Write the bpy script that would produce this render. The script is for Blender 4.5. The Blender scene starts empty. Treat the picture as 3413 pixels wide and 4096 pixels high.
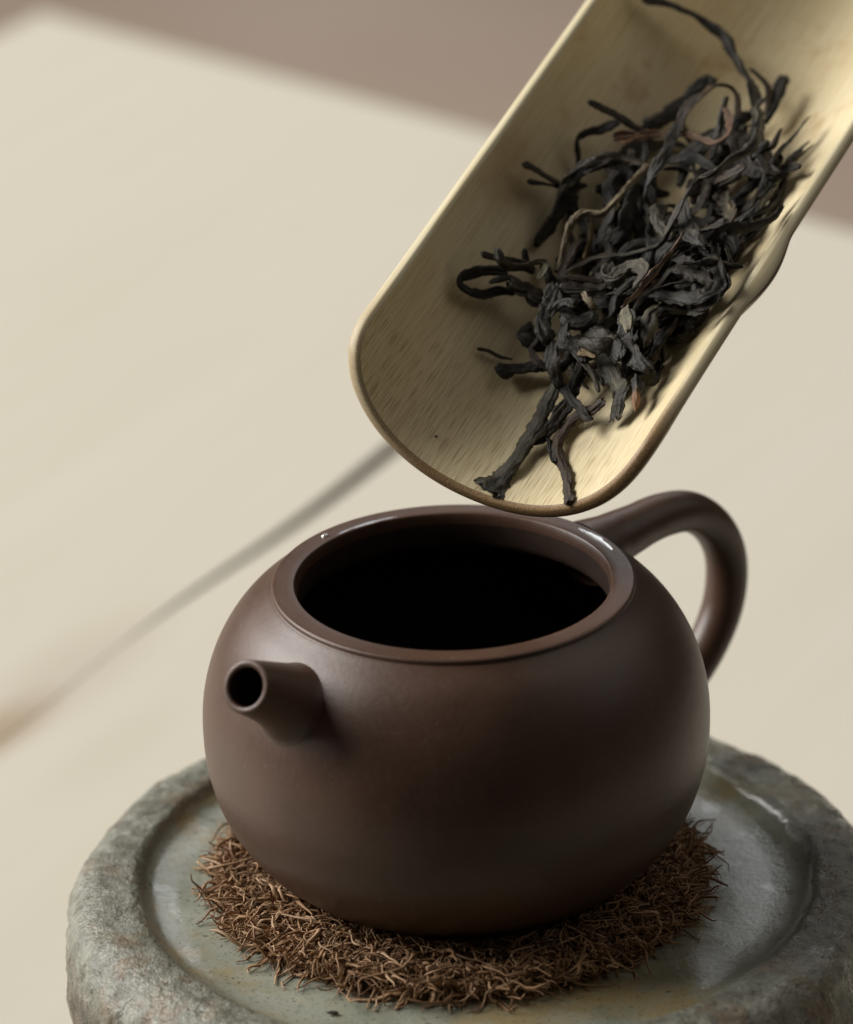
import bpy, math, random
import numpy as np
from mathutils import Matrix, Vector

# ------------------------------------------------------------------ camera, world, light, exposure
# All shapes below are written in centimetres and scaled to metres when the mesh is made.
S = 0.01
scene = bpy.context.scene
COL = scene.collection

cam_data = bpy.data.cameras.new("camera")
cam = bpy.data.objects.new("camera", cam_data)
COL.objects.link(cam)
cam.location = (-0.00446, -0.69349, 0.42339)
cam.rotation_euler = (Matrix.Rotation(math.radians(90 - 23.6), 3, "X") @ Matrix.Rotation(math.radians(-1.5), 3, "Z")).to_euler()
cam_data.lens = 120
cam_data.sensor_fit = 'HORIZONTAL'
cam_data.sensor_width = 24
cam_data.clip_start = 0.02
cam_data.clip_end = 50
cam_data.dof.use_dof = True
cam_data.dof.focus_distance = 0.764
cam_data.dof.aperture_fstop = 9.0
cam_data.dof.aperture_blades = 0
scene.camera = cam

world = bpy.data.worlds.new("World")
scene.world = world
world.use_nodes = True
bg = world.node_tree.nodes["Background"]
bg.inputs[0].default_value = (1.0, 0.93, 0.83, 1)
bg.inputs[1].default_value = 0.03


def area_lamp(name, loc, target, sx, sy, power, col):
    d = bpy.data.lights.new(name, 'AREA')
    d.shape = 'RECTANGLE'
    d.size, d.size_y = sx, sy
    d.energy = power
    d.color = col
    o = bpy.data.objects.new(name, d)
    COL.objects.link(o)
    o.location = loc
    o.rotation_euler = (Vector(target) - Vector(loc)).to_track_quat('-Z', 'Y').to_euler()
    return o


# the window beside the table
area_lamp("window_light", (-3.3, 1.05, 2.3), (0.1, 0.2, 0.0), 3.1, 2.8, 352, (1.0, 0.985, 0.95))
# a second window at the far end of the room
area_lamp("far_window_light", (0.55, 3.4, 1.8), (0.0, 0.0, 0.1), 1.1, 1.2, 9, (0.96, 0.98, 1.0))
# added soft fill from the upper right, lifts the scoop's shaded wall
area_lamp("right_fill_light", (1.6, 0.3, 1.7), (0.0, 0.0, 0.05), 2.0, 2.0, 8, (1.0, 0.93, 0.82))

scene.view_settings.view_transform = 'Standard'
scene.view_settings.look = 'None'
scene.view_settings.gamma = 1
scene.view_settings.exposure = 0.05
scene.view_settings.use_curve_mapping = False
scene.render.engine = 'CYCLES'
scene.cycles.use_denoising = True
scene.cycles.max_bounces = 8

# ------------------------------------------------------------------ helpers


def vhash(i, j, k, seed):
    n = (i.astype(np.int64) * 73856093) ^ (j.astype(np.int64) * 19349663) ^ (k.astype(np.int64) * 83492791) ^ (seed * 2654435761)
    n = (n ^ (n >> 13)) * 1274126177
    n = (n ^ (n >> 16)) & 0x7fffffff
    return n / float(0x7fffffff)


def vnoise(p, seed=0):
    """smooth value noise in -1..1 at the points p (n,3)"""
    f = np.floor(p)
    t = p - f
    t = t * t * t * (t * (t * 6 - 15) + 10)
    f = f.astype(np.int64)
    r = 0
    for a in (0, 1):
        for b in (0, 1):
            for c in (0, 1):
                w = (t[:, 0] if a else 1 - t[:, 0]) * (t[:, 1] if b else 1 - t[:, 1]) * (t[:, 2] if c else 1 - t[:, 2])
                r = r + w * vhash(f[:, 0] + a, f[:, 1] + b, f[:, 2] + c, seed)
    return r * 2 - 1


def fbm(p, octaves=4, seed=0, gain=0.5):
    r, amp = 0, 1.0
    for o in range(octaves):
        r = r + amp * vnoise(p * (2.03 ** o) + o * 17.3, seed + o)
        amp *= gain
    return r


def make(name, verts, faces, mat, parent=None, smooth=True, uv=None, origin=(0, 0, 0), midx=None, attrs=None):
    """one mesh object from vertices in cm (n,3); origin in cm becomes the object's location"""
    v = (np.asarray(verts, dtype=float) - np.asarray(origin, dtype=float)) * S
    me = bpy.data.meshes.new(name)
    me.from_pydata(v.tolist(), [], faces.tolist() if isinstance(faces, np.ndarray) else faces)
    for m in (mat if isinstance(mat, (list, tuple)) else [mat]):
        me.materials.append(m)
    if midx is not None:
        me.polygons.foreach_set("material_index", np.asarray(midx, dtype=np.int32))
    if smooth:
        me.polygons.foreach_set("use_smooth", np.ones(len(me.polygons), dtype=bool))
    if uv is not None:
        lay = me.uv_layers.new(name="uv")
        li = np.empty(len(me.loops), dtype=np.int32)
        me.loops.foreach_get("vertex_index", li)
        lay.data.foreach_set("uv", np.asarray(uv, dtype=np.float32)[li].ravel())
    if attrs:
        for an, av in attrs.items():
            at = me.attributes.new(an, 'FLOAT', 'POINT')
            at.data.foreach_set("value", np.asarray(av, dtype=np.float32))
    me.update()
    o = bpy.data.objects.new(name, me)
    COL.objects.link(o)
    o.location = tuple(np.asarray(origin, dtype=float) * S)
    if parent is not None:
        o.parent = parent
        o.location = tuple(np.asarray(origin, dtype=float) * S - np.array(parent.location))
    return o


def empty(name, loc):
    o = bpy.data.objects.new(name, None)
    o.empty_display_size = 0.01
    COL.objects.link(o)
    o.location = tuple(np.asarray(loc, dtype=float) * S)
    return o


def tag(o, label, cat, group=None, kind=None):
    o["label"] = label
    o["category"] = cat
    if group:
        o["group"] = group
    if kind:
        o["kind"] = kind
    return o


def grid_faces(nu, nv, closed_u=False, off=0):
    """faces of a grid stored row by row: nv rows of nu points"""
    i = np.arange(nu if closed_u else nu - 1)
    j = np.arange(nv - 1)
    I, J = np.meshgrid(i, j)
    I, J = I.ravel(), J.ravel()
    I2 = (I + 1) % nu
    return np.stack([J * nu + I, J * nu + I2, (J + 1) * nu + I2, (J + 1) * nu + I], 1) + off


def spline(pts, n):
    """Catmull-Rom through pts, n samples evenly by length"""
    p = np.asarray(pts, dtype=float)
    if len(p) == 2:
        return p[0] + (p[1] - p[0]) * np.linspace(0, 1, n)[:, None]
    q = np.vstack([2 * p[0] - p[1], p, 2 * p[-1] - p[-2]])
    out = []
    for i in range(1, len(q) - 2):
        t = np.linspace(0, 1, 24, endpoint=False)[:, None]
        a, b, c, d = q[i - 1], q[i], q[i + 1], q[i + 2]
        out.append(0.5 * (2 * b + (c - a) * t + (2 * a - 5 * b + 4 * c - d) * t ** 2 + (3 * b - a - 3 * c + d) * t ** 3))
    out = np.vstack(out + [p[-1:]])
    L = np.concatenate([[0], np.cumsum(np.linalg.norm(np.diff(out, axis=0), axis=1))])
    s = np.linspace(0, L[-1], n)
    return np.stack([np.interp(s, L, out[:, k]) for k in range(p.shape[1])], 1)


# -------- shader helper


class Mat:
    def __init__(self, name, rough=0.5, spec=0.5):
        self.m = bpy.data.materials.new(name)
        self.m.use_nodes = True
        self.nt = self.m.node_tree
        self.b = self.nt.nodes["Principled BSDF"]
        self.b.inputs["Roughness"].default_value = rough
        self.b.inputs["Specular IOR Level"].default_value = spec

    def n(self, t, **kw):
        o = self.nt.nodes.new(t)
        for k, v in kw.items():
            setattr(o, k, v)
        return o

    def link(self, a, b):
        self.nt.links.new(a, b)

    def coord(self, which="Object", scale=(1, 1, 1), rot=(0, 0, 0)):
        c = self.n("ShaderNodeTexCoord")
        m = self.n("ShaderNodeMapping")
        m.inputs["Scale"].default_value = scale
        m.inputs["Rotation"].default_value = rot
        self.link(c.outputs[which], m.inputs["Vector"])
        return m.outputs["Vector"]

    def noise(self, vec, scale, detail=4, rough=0.55, dist=0.0):
        t = self.n("ShaderNodeTexNoise")
        t.inputs["Scale"].default_value = scale
        t.inputs["Detail"].default_value = detail
        t.inputs["Roughness"].default_value = rough
        t.inputs["Distortion"].default_value = dist
        if vec is not None:
            self.link(vec, t.inputs["Vector"])
        return t.outputs["Fac"]

    def ramp(self, fac, stops, interp='LINEAR'):
        r = self.n("ShaderNodeValToRGB")
        r.color_ramp.interpolation = interp
        e = r.color_ramp.elements
        while len(e) < len(stops):
            e.new(0.5)
        for el, (p, c) in zip(e, stops):
            el.position = p
            el.color = (c, c, c, 1) if isinstance(c, (int, float)) else (*c, 1)
        self.link(fac, r.inputs["Fac"])
        return r.outputs["Color"]

    def mix(self, fac, a, b, mode='MIX'):
        x = self.n("ShaderNodeMix", data_type='RGBA', blend_type=mode)
        for sock, val in ((x.inputs[0], fac), (x.inputs[6], a), (x.inputs[7], b)):
            if hasattr(val, "links"):
                self.link(val, sock)
            elif isinstance(val, (int, float)):
                sock.default_value = val
            else:
                sock.default_value = (*val, 1)
        return x.outputs[2]

    def math(self, op, a, b=0.0, c=None, clamp=False):
        x = self.n("ShaderNodeMath", operation=op)
        x.use_clamp = clamp
        for sock, val in zip(x.inputs, (a, b, c)):
            if val is None:
                continue
            if hasattr(val, "links"):
                self.link(val, sock)
            else:
                sock.default_value = val
        return x.outputs[0]

    def sep(self, vec):
        x = self.n("ShaderNodeSeparateXYZ")
        self.link(vec, x.inputs[0])
        return x.outputs

    def range(self, val, a, b, c=0.0, d=1.0, smooth=True):
        x = self.n("ShaderNodeMapRange")
        x.interpolation_type = 'SMOOTHSTEP' if smooth else 'LINEAR'
        self.link(val, x.inputs[0])
        for i, q in enumerate((a, b, c, d)):
            x.inputs[i + 1].default_value = q
        return x.outputs[0]

    def attr(self, name):
        x = self.n("ShaderNodeAttribute")
        x.attribute_name = name
        return x.outputs["Fac"]

    def bump(self, height, strength, dist, normal=None):
        x = self.n("ShaderNodeBump")
        x.inputs["Strength"].default_value = strength
        x.inputs["Distance"].default_value = dist
        self.link(height, x.inputs["Height"])
        if normal is not None:
            self.link(normal, x.inputs["Normal"])
        return x.outputs["Normal"]

    def out(self, color=None, rough=None, normal=None):
        for k, v in (("Base Color", color), ("Roughness", rough), ("Normal", normal)):
            if v is None:
                continue
            if hasattr(v, "links"):
                self.link(v, self.b.inputs[k])
            elif k == "Base Color":
                self.b.inputs[k].default_value = (*v, 1)
            else:
                self.b.inputs[k].default_value = v
        return self.m


# ------------------------------------------------------------------ materials


def mat_clay():
    m = Mat("purple_clay", 0.42, 0.47)
    v = m.coord()
    n1 = m.noise(v, 60, 5, 0.6)
    n2 = m.noise(v, 900, 3, 0.6)
    n3 = m.noise(v, 4200, 2, 0.5)
    c = m.ramp(n1, [(0.3, (0.062, 0.030, 0.0180)), (0.7, (0.090, 0.046, 0.0285))])
    c = m.mix(m.math('MULTIPLY', m.range(n2, 0.45, 0.75), 0.35), c, (0.098, 0.058, 0.040))
    sp = m.range(m.noise(v, 1500, 1, 0.3), 0.76, 0.80)
    c = m.mix(m.math('MULTIPLY', sp, 0.32), c, (0.22, 0.18, 0.15))
    rgh = m.math('ADD', m.math('MULTIPLY', n1, 0.12), m.math('MULTIPLY', n2, 0.10))
    rgh = m.math('ADD', m.math('ADD', rgh, 0.25), m.math('MULTIPLY', m.noise(v, 28, 4, 0.6), 0.12))
    h = m.math('ADD', n3, m.math('MULTIPLY', n2, 1.5))
    return m.out(c, rgh, m.bump(m.math('ADD', h, m.math('MULTIPLY', m.noise(m.coord('Object', (1, 1, 9)), 55, 3, 0.5), 1.2)), 0.24, 0.0001))


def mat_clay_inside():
    m = Mat("dark_inner_clay", 0.5, 0.35)  # clay inside pot and spout, darker than the outside
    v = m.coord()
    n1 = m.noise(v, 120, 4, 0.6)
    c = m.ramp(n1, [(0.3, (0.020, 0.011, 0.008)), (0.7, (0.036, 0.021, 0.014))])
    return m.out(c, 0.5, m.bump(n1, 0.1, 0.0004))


def mat_water():
    m = Mat("water", 0.38, 0.5)
    m.b.inputs["IOR"].default_value = 1.33
    m.b.inputs["Transmission Weight"].default_value = 1.0
    return m.out((1, 1, 1))


def bamboo_nodes(m, which):
    uv = m.coord("UV")                      # u = arc, v = length from the tip, both in cm / 10
    su, sv, _ = m.sep(uv)
    f1 = m.noise(m.coord("UV", (230, 5, 1)), 1.0, 4, 0.6)
    f2 = m.noise(m.coord("UV", (620, 26, 1)), 1.0, 2, 0.5)
    lo = m.noise(m.coord("UV", (6, 3, 1)), 1.0, 3, 0.5)
    tip = m.range(sv, 0.50, 0.05)           # 1 at the tip
    if which == 'inner':
        base = m.mix(m.range(lo, 0.35, 0.7), (0.68, 0.580, 0.375), (0.63, 0.515, 0.300))
        base = m.mix(m.math('MULTIPLY', m.range(f1, 0.42, 0.68), 0.6), base, (0.52, 0.405, 0.225))
        base = m.mix(m.math('MULTIPLY', m.range(f1, 0.5, 0.26), 0.35), base, (0.77, 0.70, 0.52))
        # cut fibre bundles: short dark dashes, denser towards the tip
        dash = m.noise(m.coord("UV", (480, 19, 1)), 1.0, 1, 0.3)
        thr = m.range(tip, 0.0, 1.0, 0.70, 0.535)
        d = m.math('MULTIPLY', m.math('SUBTRACT', dash, thr), 10.0, clamp=True)
        base = m.mix(m.math('MULTIPLY', d, 0.48), base, (0.25, 0.150, 0.055))
        st = m.noise(m.coord("UV", (5, 4, 1)), 1.7, 5, 0.65)
        stain = m.math('MULTIPLY', m.range(st, 0.52, 0.70), m.range(sv, 0.45, 0.95))
        base = m.mix(m.math('MULTIPLY', stain, 0.55), base, (0.42, 0.24, 0.075))
        # old tea stain beside the node on one wall
        du = m.math('SUBTRACT', su, -0.17)
        dv = m.math('MULTIPLY', m.math('SUBTRACT', sv, 0.62), 0.6)
        ds = m.math('SQRT', m.math('ADD', m.math('MULTIPLY', du, du), m.math('MULTIPLY', dv, dv)))
        ds = m.math('ADD', ds, m.math('MULTIPLY', m.math('SUBTRACT', st, 0.5), 0.12))
        base = m.mix(m.math('MULTIPLY', m.range(ds, 0.085, 0.02), 0.5), base, (0.36, 0.23, 0.10))
        rg = m.math('ADD', m.math('MULTIPLY', f1, 0.2), 0.40)
        return m.out(base, rg, m.bump(m.math('ADD', f1, m.math('MULTIPLY', f2, 0.4)), 0.25, 0.00012))
    if which == 'rim':
        base = m.mix(m.range(f1, 0.35, 0.65), (0.55, 0.46, 0.28), (0.63, 0.56, 0.38))
        sp = m.noise(m.coord("Object"), 5200, 1, 0.4)
        brown = m.mix(m.range(sp, 0.42, 0.62), (0.17, 0.092, 0.036), (0.36, 0.225, 0.105))
        k = m.range(m.math('ADD', sv, m.math('MULTIPLY', lo, 0.22)), 0.46, 0.22)
        k = m.math('MULTIPLY', k, m.range(su, -0.22, 0.06, 0.45, 0.95))
        base = m.mix(k, base, brown)
        return m.out(base, 0.5, m.bump(sp, 0.15, 0.0001))
    base = m.mix(m.range(lo, 0.3, 0.7), (0.42, 0.33, 0.16), (0.30, 0.20, 0.08))
    base = m.mix(m.math('MULTIPLY', m.range(f1, 0.4, 0.7), 0.5), base, (0.20, 0.125, 0.05))
    nd = m.range(m.math('ABSOLUTE', m.math('SUBTRACT', sv, 0.585)), 0.13, 0.05)
    base = m.mix(m.math('MULTIPLY', nd, 0.85), base, (0.055, 0.035, 0.020))
    return m.out(base, 0.38, m.bump(f1, 0.2, 0.0001))


def mat_bamboo(which):
    return bamboo_nodes(Mat("bamboo_" + which, 0.5, 0.4), which)


def mat_stone():
    m = Mat("glazed_stoneware", 0.4, 0.5)
    v = m.coord()
    x, y, z = m.sep(v)
    r = m.math('SQRT', m.math('ADD', m.math('MULTIPLY', x, x), m.math('MULTIPLY', y, y)))
    n1 = m.noise(v, 38, 5, 0.6, 0.4)
    n2 = m.noise(v, 260, 6, 0.68)
    n3 = m.noise(v, 900, 4, 0.6)
    n4 = m.noise(m.coord("Object", (1, 1, 1), (0.3, 0.5, 1.0)), 26, 4, 0.6, 0.8)
    rw = m.math('ADD', r, m.math('MULTIPLY', m.math('SUBTRACT', n2, 0.5), 0.005))
    well = m.range(rw, 0.0640, 0.0610)
    side = m.range(m.math('ADD', z, m.math('MULTIPLY', m.math('SUBTRACT', n1, 0.5), 0.012)), 0.0430, 0.0355)
    # celadon glaze of the well
    g = m.ramp(n1, [(0.30, (0.160, 0.168, 0.125)), (0.50, (0.245, 0.254, 0.203)), (0.72, (0.330, 0.333, 0.272))])
    g = m.mix(m.math('MULTIPLY', m.range(m.math('ADD', n4, m.math('MULTIPLY', m.math('SUBTRACT', n2, 0.5), 0.35)), 0.46, 0.72), 0.8), g, (0.28, 0.205, 0.085))
    g = m.mix(m.math('MULTIPLY', m.range(n3, 0.53, 0.70), 0.5), g, (0.11, 0.115, 0.085))
    # rough rim
    q = m.ramp(n2, [(0.32, (0.080, 0.070, 0.050)), (0.47, (0.168, 0.166, 0.130)), (0.64, (0.270, 0.268, 0.222))])
    q = m.mix(m.math('MULTIPLY', m.range(m.noise(v, 120, 4, 0.6), 0.50, 0.66), 0.65), q, (0.175, 0.118, 0.066))
    # bare, darker side
    s = m.ramp(n2, [(0.3, (0.042, 0.040, 0.032)), (0.5, (0.125, 0.108, 0.080)), (0.7, (0.225, 0.195, 0.150))])
    s = m.mix(m.math('MULTIPLY', m.range(n1, 0.45, 0.65), 0.5), s, (0.135, 0.085, 0.046))
    c = m.mix(side, m.mix(well, q, g), s)
    pit = m.range(n3, 0.39, 0.30)
    c = m.mix(m.math('MULTIPLY', pit, 0.75), c, (0.030, 0.022, 0.015))
    wet = m.range(n4, 0.56, 0.44)
    rg_w = m.math('ADD', m.math('MULTIPLY', n1, 0.04), m.range(m.noise(v, 75, 5, 0.65, 0.8), 0.44, 0.51, 0.015, 0.24))
    rg_r = m.range(m.noise(v, 160, 5, 0.65, 0.5), 0.47, 0.60, 0.04, 0.30)
    mx = m.n("ShaderNodeMix", data_type='FLOAT')
    m.link(well, mx.inputs[0])
    m.link(rg_r, mx.inputs[2])
    m.link(rg_w, mx.inputs[3])
    mx2 = m.n("ShaderNodeMix", data_type='FLOAT')
    m.link(side, mx2.inputs[0])
    m.link(mx.outputs[0], mx2.inputs[2])
    mx2.inputs[3].default_value = 0.48
    hs = m.range(well, 0.0, 1.0, 1.0, 0.10)
    n5 = m.noise(v, 2200, 3, 0.6)
    h = m.math('MULTIPLY', m.math('ADD', m.math('MULTIPLY', n2, 0.7), m.math('ADD', m.math('MULTIPLY', n3, 0.9), m.math('MULTIPLY', n5, 0.12))), hs)
    return m.out(c, mx2.outputs[0], m.bump(h, 0.60, 0.0012))


def mat_fibre():
    m = Mat("root_fibre", 0.62, 0.35)
    t = m.attr("tone")
    v = m.coord()
    n1 = m.noise(v, 1400, 3, 0.6)
    c = m.ramp(t, [(0.0, (0.13, 0.068, 0.030)), (0.5, (0.33, 0.182, 0.086)), (1.0, (0.54, 0.36, 0.220))])
    c = m.mix(m.math('MULTIPLY', n1, 0.5), c, (0.12, 0.065, 0.03))
    return m.out(c, 0.6, m.bump(n1, 0.2, 0.0001))


def mat_mat_core():
    m = Mat("root_mat_core", 0.85, 0.2)
    v = m.coord()
    n1 = m.noise(v, 700, 5, 0.7)
    c = m.ramp(n1, [(0.35, (0.03, 0.016, 0.008)), (0.65, (0.12, 0.068, 0.032))])
    return m.out(c, 0.85, m.bump(n1, 0.8, 0.001))


def mat_wood():
    m = Mat("pale_wood", 0.55, 0.3)
    a = math.radians(-62)
    v1 = m.coord("Object", (1, 1, 1), (0, 0, a))
    st = m.n("ShaderNodeMapping")
    st.inputs["Scale"].default_value = (2.2, 26, 1)
    m.link(v1, st.inputs["Vector"])
    n1 = m.noise(st.outputs[0], 2.0, 4, 0.55, 0.3)
    n2 = m.noise(m.coord(), 5.5, 3, 0.5)
    c = m.ramp(n1, [(0.3, (0.562, 0.518, 0.425)), (0.7, (0.582, 0.543, 0.455))])
    c = m.mix(m.math('MULTIPLY', m.range(n2, 0.45, 0.7), 0.35), c, (0.56, 0.530, 0.455))
    # a brown knot and a smear of old stain by the joint between the boards
    x, y, z = m.sep(m.coord())
    for (kx, ky, rad, amt, colr) in ((-0.102, 0.158, 0.011, 0.70, (0.30, 0.19, 0.10)), (-0.088, 0.186, 0.020, 0.34, (0.40, 0.33, 0.26)), (-0.074, 0.150, 0.012, 0.14, (0.42, 0.36, 0.28))):
        dx = m.math('SUBTRACT', x, kx)
        dy = m.math('SUBTRACT', y, ky)
        # distance in a frame turned along the grain
        ca, sa = math.cos(math.radians(61)), math.sin(math.radians(61))
        al = m.math('ADD', m.math('MULTIPLY', dx, ca), m.math('MULTIPLY', dy, sa))
        ac = m.math('ADD', m.math('MULTIPLY', dx, -sa), m.math('MULTIPLY', dy, ca))
        d = m.math('SQRT', m.math('ADD', m.math('MULTIPLY', m.math('MULTIPLY', al, al), 0.10), m.math('MULTIPLY', ac, ac)))
        c = m.mix(m.math('MULTIPLY', m.range(d, rad, rad * 0.1), amt), c, colr)
    return m.out(c, 0.55, m.bump(n1, 0.05, 0.0005))


def mat_plain(name, col, rough=0.7, var=0.15, scale=20):
    m = Mat(name, rough, 0.3)
    n1 = m.noise(m.coord(), scale, 4, 0.6)
    c = m.ramp(n1, [(0.3, tuple(x * (1 - var) for x in col)), (0.7, tuple(x * (1 + var) for x in col))])
    return m.out(c, rough)


def mat_floor():
    m = Mat("brown_floor", 0.6, 0.3)
    n1 = m.noise(m.coord(), 1.6, 3, 0.5)
    c = m.ramp(n1, [(0.35, (0.35, 0.265, 0.205)), (0.65, (0.42, 0.335, 0.275))])
    return m.out(c, 0.6)


LEAF_COL = {   # dark, mid, light
    0: ((0.0088, 0.0071, 0.0053), (0.0198, 0.0162, 0.0121), (0.0801, 0.0662, 0.0481)),
    1: ((0.0111, 0.009, 0.0066), (0.0267, 0.0223, 0.0171), (0.103, 0.0864, 0.0634)),
    2: ((0.0175, 0.0112, 0.0079), (0.042, 0.0288, 0.0202), (0.1145, 0.0828, 0.057)),
    3: ((0.0933, 0.068, 0.0387), (0.1892, 0.1445, 0.0861), (0.3244, 0.261, 0.1703)),
    4: ((0.0159, 0.0135, 0.0092), (0.0458, 0.0396, 0.0266), (0.1603, 0.1368, 0.0887)),
    5: ((0.0339, 0.016, 0.0092), (0.0991, 0.0561, 0.0329), (0.248, 0.162, 0.103)),
    6: ((0.0143, 0.0112, 0.0079), (0.0458, 0.0346, 0.0216), (0.229, 0.1728, 0.095)),
    7: ((0.0509, 0.044, 0.0268), (0.1352, 0.119, 0.0711), (0.3148, 0.279, 0.1822)),
    8: ((0.0175, 0.015, 0.0092), (0.0443, 0.0374, 0.0228), (0.0992, 0.0828, 0.0507)),
    9: ((0.0127, 0.0112, 0.0099), (0.0343, 0.031, 0.0279), (0.0992, 0.09, 0.076)),
}


def mat_leaf(kind):
    m = Mat("dried_tea_leaf_%d" % kind, 0.6, 0.35)
    d, md, l = LEAF_COL[kind]
    v = m.coord("UV")                       # u around, v along (cm / 10)
    rnd = m.n("ShaderNodeObjectInfo").outputs["Random"]
    off = m.n("ShaderNodeCombineXYZ")
    m.link(m.math('MULTIPLY', rnd, 37.0), off.inputs[2])
    add = m.n("ShaderNodeVectorMath", operation='ADD')
    m.link(v, add.inputs[0])
    m.link(off.outputs[0], add.inputs[1])
    mp = m.n("ShaderNodeMapping")
    mp.inputs["Scale"].default_value = (26, 14, 1)
    m.link(add.outputs[0], mp.inputs["Vector"])
    n1 = m.noise(mp.outputs[0], 1.0, 5, 0.65)
    n2 = m.noise(m.coord(), 1800, 4, 0.65)
    n3 = m.noise(m.coord(), 260, 3, 0.6)
    ridge = m.attr("ridge")
    f = m.math('ADD', m.math('MULTIPLY', n1, 0.45), m.math('MULTIPLY', n2, 0.30))
    f = m.math('ADD', m.math('ADD', f, 0.10), m.math('MULTIPLY', ridge, 0.22))  # ridges lightened in colour to imitate highlights along the folds
    c = m.ramp(f, [(0.33, d), (0.50, md), (0.70, l)])
    c = m.mix(m.math('MULTIPLY', m.range(n3, 0.55, 0.75), 0.35), c, tuple(0.5 * (a + b) for a, b in zip(l, (0.15, 0.13, 0.08))))
    c = m.mix(m.math('MULTIPLY', m.range(rnd, 0.40, 1.0), 0.55), c, m.mix(1.0, c, (1.35, 1.12, 0.72), 'MULTIPLY'))
    if kind == 9:
        c = m.mix(m.range(m.sep(v)[1], 0.055, 0.075), c, (0.22, 0.12, 0.065))
    h = m.math('ADD', n1, m.math('MULTIPLY', n2, 0.6))
    return m.out(c, m.math('ADD', m.math('MULTIPLY', n3, 0.3), 0.42), m.bump(h, 0.9, 0.0005))


CLAY, CLAY_IN, WATER = mat_clay(), mat_clay_inside(), mat_water()
BAM_IN, BAM_RIM, BAM_OUT = mat_bamboo('inner'), mat_bamboo('rim'), mat_bamboo('outer')
STONE, FIBRE, CORE, WOOD = mat_stone(), mat_fibre(), mat_mat_core(), mat_wood()
FLOOR = mat_floor()
EDGE = mat_plain("grimy_shaded_edge", (0.10, 0.075, 0.055), 0.9)  # board sides in the joint: dirt, plus crack shade put into the colour
GAP = mat_plain("joint_shade", (0.055, 0.040, 0.028), 0.9)  # near-black colour that paints shade at the bottom of the joint
LEAF = {k: mat_leaf(k) for k in LEAF_COL}

# ------------------------------------------------------------------ traced shapes (cm)
HANDLE_PTS = [(3.45,-0.72),(3.95,-0.70),(4.7,-0.68),(5.6,-0.68),(6.45,-0.90),(7.15,-1.50),(7.5,-2.3),(7.38,-3.25),(6.75,-4.1),(5.75,-4.75),(4.75,-5.0),(4.1,-4.95)]
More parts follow.
